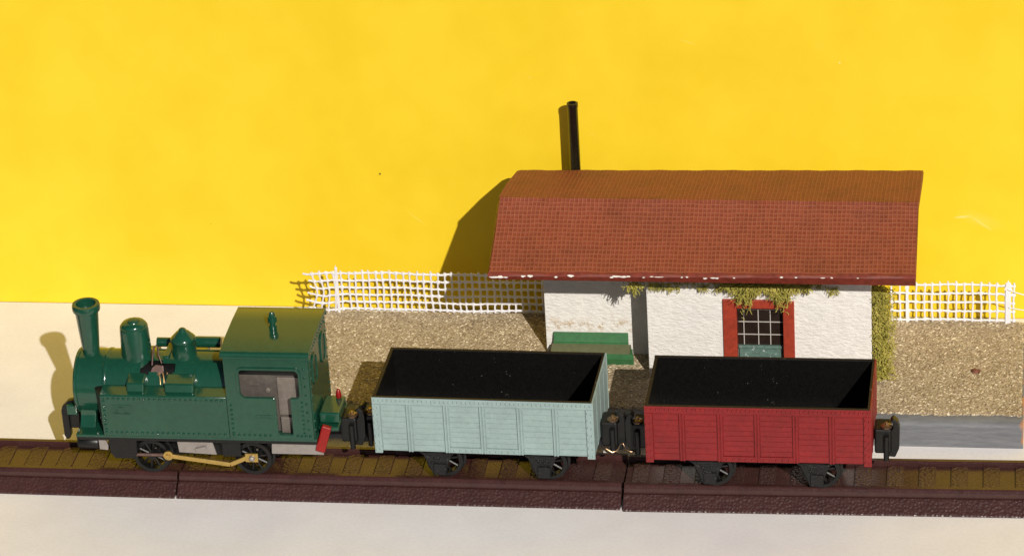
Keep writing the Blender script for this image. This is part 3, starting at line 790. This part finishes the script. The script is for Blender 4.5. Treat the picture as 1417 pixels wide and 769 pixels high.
# tanks: near and far, front corner cut back
for s in (-1, 1):
    mb = MB()
    mb.prism([(s*1.45, 2.137), (s*1.45, 3.545), (s*1.42, 3.575), (s*.45, 3.745), (s*.45, 2.137)], -20.24, -16.26, 'x')
    def row(xa, za, xb, zb, n):
        for k in range(n): mb.rivet(xa+(xb-xa)*k/(n-1), s*1.45, za+(zb-za)*k/(n-1), .05, (0, s, 0), 1.0)
    row(-20.14, 3.45, -16.4, 3.45, 24); row(-20.14, 2.27, -16.4, 2.27, 24)
    row(-20.14, 3.35, -20.14, 2.37, 7)
    tank = mb.build('side_tank', G, loco, smooth=30, bevel=.02)
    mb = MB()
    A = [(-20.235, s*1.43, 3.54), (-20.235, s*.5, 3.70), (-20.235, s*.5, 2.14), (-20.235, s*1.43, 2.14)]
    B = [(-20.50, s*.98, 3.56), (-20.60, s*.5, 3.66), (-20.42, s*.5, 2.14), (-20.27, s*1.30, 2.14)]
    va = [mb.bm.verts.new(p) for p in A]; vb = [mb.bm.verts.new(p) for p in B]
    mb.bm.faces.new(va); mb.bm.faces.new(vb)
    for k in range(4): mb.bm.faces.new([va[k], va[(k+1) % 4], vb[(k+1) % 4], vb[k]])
    mb.build('tank_front', M['black'], tank)  # black wedge stands in for the dark, shadowed gap at the front
    if s == -1:
        mb = MB(); mb.plate(rrect(-19.88, -19.28, 2.90, 3.24, .03, 2), [rrect(-19.85, -19.31, 2.93, 3.21, .02, 2)], -1.468, -1.449, 'y')
        # worn raised figures
        for (xa, za, xb, zb) in ((-19.82, 3.14, -19.70, 3.17), (-19.74, 3.05, -19.71, 3.14), (-19.82, 3.04, -19.72, 3.07), (-19.82, 2.96, -19.79, 3.04), (-19.74, 2.96, -19.71, 3.04), (-19.82, 2.95, -19.70, 2.975),
                                 (-19.66, 2.95, -19.63, 3.17), (-19.66, 3.14, -19.55, 3.17), (-19.58, 2.95, -19.55, 3.17), (-19.50, 2.95, -19.47, 3.17), (-19.42, 2.95, -19.39, 3.17), (-19.5, 2.95, -19.4, 2.975)):
            mb.box(xa, xb, -1.463, -1.4485, za, zb)
        mb.build('number_plate', G, tank)
    for (xa, xb) in ((-19.42, -18.86), (-18.22, -17.30)):
        mb = MB(); mb.prism([(s*1.32, 3.60), (s*1.25, 3.85), (s*1.2, 3.89), (s*.75, 4.0), (s*.70, 3.69)], xa, xb, 'x')
        mb.build('tank_filler', G, tank, bevel=.05)
# boiler with an open patch where the top is broken
mb = MB(); n, m_ = 64, 72; rb, zc = 1.0, 3.30; xa, xb = -21.20, -16.28
vv = {}
for i in range(m_+1):
    for k in range(n):
        a = 2*PI*k/n; vv[i, k] = mb.bm.verts.new((xa+(xb-xa)*i/m_, -rb*math.cos(a), zc+rb*math.sin(a)))
for i in range(m_):
    for k in range(n):
        xm = xa+(xb-xa)*(i+.5)/m_; el = 360*(k+.5)/n
        lo = 40+4*math.sin(xm*9); hi = 66 if xm < -18.4 else 63
        if -19.08 < xm < -17.98 and lo < el < hi: continue
        mb.bm.faces.new([vv[i, k], vv[i, (k+1) % n], vv[i+1, (k+1) % n], vv[i+1, k]])
c0 = [vv[0, k] for k in range(n)]; mb.bm.faces.new(c0)
boiler = mb.build('boiler', G, loco, smooth=40)
MB().lathe([(.86, 0), (.86, 4.5)], (-21.0, 0, zc), 'x', 40).build('boiler_core', M['black'], boiler, smooth=40)
mb = MB(); mb.lathe([(.93, 0), (1.0, .03), (1.035, .06), (1.035, .12), (.99, .14)], (-21.215, 0, zc), 'x', 56); mb.build('smokebox_door', G, boiler, smooth=35)
mb = MB(); mb.lathe([(1.004, 0), (1.025, .03), (1.025, .10), (1.004, .13)], (-20.28, 0, zc), 'x', 56, False, False); mb.build('boiler_band', G, boiler, smooth=50)
mb = MB(); mb.prism([(-.98, 2.137), (-.74, 2.45), (-.72, 3.0), (.72, 3.0), (.74, 2.45), (.98, 2.137)], -21.12, -20.63, 'x'); mb.build('smokebox_saddle', G, loco, bevel=.03)
# chimney, domes, pipe
mb = MB(); mb.lathe([(.32, -.12), (.28, .02), (.262, .10), (.27, .25), (.362, 1.50), (.375, 1.54), (.425, 1.555), (.435, 1.59), (.435, 1.72), (.415, 1.775), (.36, 1.79), (.31, 1.77), (.28, 1.5), (.25, .9)], (-20.76, 0, 4.20), 'z', 40)
mb.build('chimney', G, loco, smooth=45)
mb = MB(); mb.lathe([(.27, 0), (.27, .02)], (-20.76, 0, 5.66), 'z', 24); mb.build('chimney_bore', M['steel'], loco)
mb = MB(); mb.lathe([(.56, -.26), (.50, -.06), (.478, .06), (.472, .2), (.445, .95), (.435, 1.02), (.43, 1.05), (.40, 1.06), (.395, 1.11), (.35, 1.16), (.22, 1.20), (.19, 1.185), (.18, 1.20), (.165, 1.25), (.11, 1.275), (.0001, 1.28)], (-19.32, 0, 4.18), 'z', 40, True, False)
mb.build('sand_dome', G, loco, smooth=42)
mb = MB(); mb.lathe([(.48, -.26), (.41, -.04), (.388, .06), (.382, .2), (.378, .58), (.392, .60), (.388, .66), (.35, .70), (.20, .86), (.13, .90), (.11, .96), (.06, .995), (.0001, 1.0)], (-17.80, 0, 4.18), 'z', 40, True, False)
mb.build('steam_dome', G, loco, smooth=42)
mb = MB(); mb.lathe([(.14, 0), (.175, .03), (.175, 1.2), (.14, 1.23)], (-18.05, .80, 4.27), 'x', 20); mb.lathe([(.15, 0), (.15, .75)], (-18.85, .80, 4.24), 'x', 20)
mb.build('air_cylinder', G, loco, smooth=40)
mb = MB(); mb.box(-18.42, -18.22, -.34, .60, 4.15, 4.36); mb.build('valve_block', G, loco, bevel=.04)
# bent metal bracket poking out of the broken boiler
mb = MB()
mb.prism([(-18.78, 3.92), (-18.72, 4.12), (-18.60, 4.22), (-18.36, 4.20), (-18.34, 4.02), (-18.46, 3.90), (-18.5, 3.70), (-18.72, 3.72)], -.86, -.82, 'y', Matrix.Translation((0, -.78, 3.7)) @ Matrix.Rotation(-.55, 4, 'X') @ Matrix.Translation((0, .78, -3.7)))
br = mb.build('metal_bracket', M['rust_metal'], loco, bevel=.015)
mb = MB(); mb.tube([(-18.72, -.55, 4.15), (-18.70, -.42, 4.45), (-18.64, -.38, 4.70), (-18.57, -.36, 4.76), (-18.52, -.38, 4.66), (-18.52, -.44, 4.42), (-18.40, -.52, 4.22)], .03, 8)
mb.build('wire_loop', M['rust_metal'], br, smooth=60)
mb = MB()
for q in range(3): mb.tube([(-18.5+q*.14, -.72, 4.0), (-18.42+q*.12, -.86, 3.86), (-18.4+q*.12, -.95, 3.70)], .022, 6)
mb.build('copper_wires', M['rope'], br, smooth=60)
# cab
cab = MB()
zr = 5.05
def cab_side(s):
    mb = MB()
    win = rrect(-15.80, -13.95, 3.57, 4.55, .16, 5)
    # window plus door slot as one opening (door runs to the sill)
    hole = [(-14.26, 2.30), (-14.26, 3.57)]
    r = .14
    hole += [(-13.95-r, 3.57)]+[(-13.95-r+r*math.cos(a), 3.57+r+r*math.sin(a)) for a in (-PI/3, -PI/6, 0)]
    hole += [(-13.95-r+r*math.cos(a), 4.55-r+r*math.sin(a)) for a in (0, PI/6, PI/3, PI/2)]
    hole += [(-15.80+r+r*math.cos(a), 4.55-r+r*math.sin(a)) for a in (PI/2, PI*2/3, PI*5/6, PI)]
    hole += [(-15.80+r+r*math.cos(a), 3.57+r+r*math.sin(a)) for a in (PI, PI*7/6, PI*4/3, PI*1.5)]
    hole += [(-14.76, 3.57), (-14.72, 3.53), (-14.72, 2.30)]
    ya, yb = s*1.45, s*1.33
    mb.plate([(-16.25, 2.137), (-13.62, 2.137), (-13.62, zr), (-16.25, zr)], [hole], min(ya, yb), max(ya, yb), 'y')
    ys = s*1.45
    for k in range(8):
        for x in (-13.76, -13.90): mb.rivet(x, ys, 3.45-k*.155 if x < -13.8 else 4.6-k*.3, .045, (0, s, 0), 1)
    for k in range(7): mb.rivet(-16.12, ys, 3.3-k*.16, .05, (0, s, 0), 1)
    for k in range(8): mb.rivet(-16.12+k*.165, ys, 2.27, .05, (0, s, 0), 1)
    for k in range(4): mb.rivet(-14.12+k*.13, ys, 2.27, .05, (0, s, 0), 1)
    w = mb.build('cab_side', G, loco, bevel=.018, bseg=2)
    mb = MB(); mb.plate(rrect(-15.88, -13.87, 3.50, 4.63, .2, 5)[0:24], [rrect(-15.81, -13.94, 3.56, 4.56, .15, 5)], min(s*1.50, s*1.452), max(s*1.50, s*1.452), 'y')
    # lower band of the frame would cross the door slot: cut away below the opening
    bm = mb.bm
    bmesh.ops.bisect_plane(bm, geom=bm.verts[:]+bm.edges[:]+bm.faces[:], plane_co=(0, 0, 3.70), plane_no=(0, 0, -1), clear_outer=True)
    mb.build('window_frame', G, w, bevel=.02)
    mb = MB()
    if s == -1:                                  # small cast letters
        x = -15.38
        for k, wd in enumerate((.08, .10, .10, .10, .07)):
            mb.box(x, x+.025, -1.466, -1.449, 2.86, 2.99)
            if k != 4: mb.box(x, x+wd, -1.464, -1.4485, 2.96, 2.985)
            if k in (1, 2): mb.box(x+wd-.025, x+wd, -1.465, -1.4495, 2.86, 2.98)
            mb.box(x, x+wd, -1.463, -1.448, 2.86, 2.88); x += wd+.035
        mb.build('cast_lettering', G, w)
for s in (-1, 1): cab_side(s)
def cab_end(x0, x1, holes, name):
    mb = MB(); outer = [(-1.325, 2.137), (1.325, 2.137), (1.325, zr)]+[(1.325-2.65*k/8, zr+.09*math.sin(PI*k/8)*.95) for k in range(1, 8)]+[(-1.325, zr)]
    mb.plate(outer, holes, x0, x1, 'x'); return mb
cab_end(-16.25, -16.13, [rrect(-.95, -.35, 4.35, 4.85, .2, 4), rrect(.35, .95, 4.35, 4.85, .2, 4)], 'x').build('cab_front', G, loco, bevel=.015)
mb = cab_end(-13.74, -13.60, [], 'x')
for k in range(13):
    y = -1.2+k*.2; mb.rivet(-13.60, y, 4.98, .04, (1, 0, 0), 1)
for y in (-1.25, 1.25):
    for k in range(9): mb.rivet(-13.60, y, 2.4+k*.3, .04, (1, 0, 0), 1)
rear = mb.build('cab_rear', G, loco, bevel=.015)
for yc in (-.68, .68):
    mb = MB(); mb.plate(rrect(yc-.34, yc+.34, 3.75, 4.75, .3, 6), [rrect(yc-.27, yc+.27, 3.82, 4.68, .24, 6)], -13.598, -13.555, 'x')
    w = mb.build('rear_window', G, rear)
    mb = MB(); mb.prism(rrect(yc-.265, yc+.265, 3.825, 4.675, .235, 6), -13.598, -13.585, 'x'); mb.build('window_pane', M['green_dark'], w)
mb = MB()                                     # roof sheet, gently arched with a rounded edge
top = [(-1.50, zr-.10), (-1.51, zr+.01), (-1.48, zr+.07), (-1.40, zr+.11), (-.55, zr+.185), (.45, zr+.20), (1.38, zr+.16), (1.47, zr+.11), (1.51, zr+.02), (1.50, zr-.10)]
bot = [(1.44, zr-.10), (1.44, zr+.03)]+[(1.3-2.6*k/8, zr+.03+.05*math.sin(PI*k/8)) for k in range(9)]+[(-1.44, zr+.03), (-1.44, zr-.10)]
mb.prism(top+bot, -16.32, -13.56, 'x'); croof = mb.build('cab_roof', G, loco, smooth=35, bevel=.012)
mb = MB(); mb.lathe([(.12, -.05), (.125, .12), (.09, .14), (.09, .2), (.14, .22), (.14, .40), (.10, .43), (.10, .5), (.06, .56), (.0001, .57)], (-14.93, -.02, zr+.19), 'z', 20, True, False)
mb.build('whistle', M['green'], croof, smooth=40)
# motor inside the cab
mb = MB(); mb.box(-15.98, -13.80, -.94, .94, 2.15, 4.10); mb.box(-15.96, -14.8, -.965, -.942, 3.30, 3.34); mb.box(-15.6, -15.3, -.97, -.942, 3.72, 3.80); mot = mb.build('motor_block', M['motor'], loco, bevel=.06)
mb = MB(); mb.box(-14.74, -14.0, -1.0, -.942, 2.75, 4.06); mb.box(-14.70, -14.1, -1.06, -.942, 2.15, 2.70); mb.lathe([(.09, 0), (.07, -.05)], (-15.05, -.94, 3.58), 'y', 14); mb.build('brush_plate', M['motor_plate'], mot, bevel=.02)
MB().box(-16.1, -13.76, -1.0, 1.3, 4.142, 4.30).build('motor_cap', M['black'], mot)  # black slab added to paint the cab's shade above the motor
# rear beam, lamps
MB().box(-13.57, -12.93, -.75, .40, 2.34, 2.70).build('rear_beam', G, loco, bevel=.06)
MB().box(-13.58, -12.95, -.9, .7, 2.142, 2.296).build('rear_step', G, loco, bevel=.03)
mb = MB(); mb.box(-.15, .15, -.10, .10, 0, .88, Matrix.Translation((-13.52, -1.20, 1.62)) @ Matrix.Rotation(.30, 4, 'Y') @ Matrix.Rotation(-.1, 4, 'X')); mb.build('red_buffer', M['lamp_red'], loco, bevel=.04)
mb = MB(); mb.lathe([(.07, 0), (.095, .06), (.08, .17), (.05, .28), (.02, .31)], (-13.12, .25, 2.70), 'z', 14); mb.build('red_lamp', M['lamp_red'], loco, smooth=50)
# front coupler block
MB().box(-21.72, -21.29, -.30, .30, 1.72, 2.42).build('coupler', M['black'], loco, bevel=.04)
mb = MB(); mb.prism([(-21.50, 2.46), (-21.34, 2.66), (-21.42, 2.78), (-21.62, 2.72), (-21.80, 2.54), (-21.85, 2.38), (-21.84, 1.50), (-21.78, 1.38), (-21.68, 1.38), (-21.62, 1.5), (-21.62, 2.34), (-21.56, 2.42)], -.40, -.16, 'y'); mb.build('hook', M['black'], loco, bevel=.035)
MB().box(-21.62, -21.29, -.55, -.31, 2.32, 2.66).build('lamp_bracket', G, loco, bevel=.03)
# buffer beam and cylinders
mb = MB(); mb.box(-21.22, -20.50, -1.15, 1.15, 1.50, 1.928); mb.build('buffer_beam', M['black'], loco, bevel=.03)
for s in (-1, 1):
    mb = MB(); mb.lathe([(.20, 0), (.22, .03), (.22, .6), (.2, .63)], (-21.16, s*1.05, 1.68), 'x', 18); mb.build('front_cover', M['black'], loco, smooth=40)
    mb = MB(); mb.prism([(-20.18, 1.928), (-20.14, 1.42), (-20.0, 1.24), (-19.42, 1.24), (-19.30, 1.40), (-19.28, 1.928)], min(s*1.28, s*.80), max(s*1.28, s*.80), 'y')
    for x in (-19.95, -19.72, -19.5): mb.rivet(x, s*1.28, 1.82, .03, (0, s, 0)); mb.rivet(x, s*1.28, 1.36, .03, (0, s, 0))
    mb.build('cylinder_block', M['black'], loco, bevel=.03)
    for xw in (-18.93, -15.70):
        w = wheel(loco, xw, s*.86, 1.17, .57, s, 10)
    yr = s*1.10
    mb = MB(); mb.tube([(-19.40, yr, 1.29), (-18.30, yr, 1.29)], .055, 8); mb.build('piston_rod', M['rust_metal'], loco, smooth=60)
    def bar(pts, w, y0, y1, mb):
        for (xa, za), (xb, zb) in zip(pts, pts[1:]):
            d = Vector((xb-xa, zb-za)).normalized(); nn = Vector((-d.y, d.x))*w/2
            mb.prism([(xa+nn.x, za+nn.y), (xb+nn.x, zb+nn.y), (xb-nn.x, zb-nn.y), (xa-nn.x, za-nn.y)], min(y0, y1), max(y0, y1), 'y')
    mb = MB(); bar([(-18.40, 1.29), (-16.42, 1.02), (-15.88, 1.27)], .15, yr-s*.03, yr+s*.05, mb)
    mb.lathe([(.16, -.03), (.16, .055)], (-18.36, yr, 1.29) if s > 0 else (-18.36, yr-.03, 1.29), 'y', 18)
    mb.box(-15.92, -15.52, min(yr-s*.028, yr+s*.053), max(yr-s*.028, yr+s*.053), 1.13, 1.43)
    rod = mb.build('connecting_rod', M['brass'], loco, bevel=.015)
    mb = MB(); mb.lathe([(.09, 0), (.085, .10), (.05, .13), (.0001, .135)] if s > 0 else [(.09, 0), (.085, -.10), (.05, -.13), (.0001, -.135)], (-15.70, yr+s*.05, 1.29), 'y', 16, True, False); mb.build('crank_pin', M['steel'], rod, smooth=50)
    mb = MB(); mb.lathe([(.08, 0), (.06, s*.05)], (-18.36, yr+s*.05, 1.29), 'y', 14); mb.build('crosshead_pin', M['brass'], rod, smooth=50)
for xw in (-18.93, -15.70):
    mb = MB(); mb.lathe([(.08, -.8), (.08, .8)], (xw, 0, 1.17), 'y', 10); mb.build('axle', M['steel'], loco)
lc = coupler(loco, -13.0, 1)
for o in [lc]+list(lc.children): pass

# ------------------------------------------------------------------ camera
f = 5000.1095
pitch, yaw, roll = 0.4728009768452638, -0.16429486551546987, -0.06024672851654003
Cc = Vector((8.413792154575521, -95.56230895282165, 56.62566999857679))
fw = Vector((math.sin(yaw)*math.cos(pitch), math.cos(yaw)*math.cos(pitch), -math.sin(pitch)))
r0 = Vector((math.cos(yaw), -math.sin(yaw), 0)); u0 = r0.cross(fw)
rr = math.cos(roll)*r0+math.sin(roll)*u0; uu = -math.sin(roll)*r0+math.cos(roll)*u0
cam = bpy.data.cameras.new('camera'); co = bpy.data.objects.new('camera', cam); C.objects.link(co)
co.matrix_world = Matrix(((rr.x, uu.x, -fw.x, Cc.x), (rr.y, uu.y, -fw.y, Cc.y), (rr.z, uu.z, -fw.z, Cc.z), (0, 0, 0, 1)))
cam.sensor_fit = 'HORIZONTAL'; cam.sensor_width = 36; cam.lens = f/1417*36
cam.clip_start = 1; cam.clip_end = 2000
sc.camera = co

# ------------------------------------------------------------------ light
d = Vector((-.67, 1.47, -1)).normalized()
sl = bpy.data.lights.new('sun', 'SUN'); sl.energy = 5.0; sl.angle = math.radians(.5); sl.color = (1, .94, .85)
so = bpy.data.objects.new('sun', sl); C.objects.link(so); so.rotation_euler = d.to_track_quat('-Z', 'Y').to_euler(); so.location = (20, -40, 40)
w = bpy.data.worlds.new('World'); sc.world = w; w.use_nodes = True
nt = w.node_tree; bg = nt.nodes['Background']
sky = nt.nodes.new('ShaderNodeTexSky'); sky.sky_type = 'NISHITA'; sky.sun_disc = False
sky.sun_elevation = math.asin(-d.z); sky.sun_rotation = math.atan2(-d.x, -d.y)
nt.links.new(sky.outputs[0], bg.inputs[0]); bg.inputs[1].default_value = .05
sky.air_density = .55; sky.dust_density = 1.2
sc.view_settings.view_transform = 'Standard'; sc.view_settings.look = 'None'
sc.view_settings.exposure = -.25; sc.view_settings.gamma = 1
for o in bpy.data.objects:
    if '_o' in o: del o['_o']
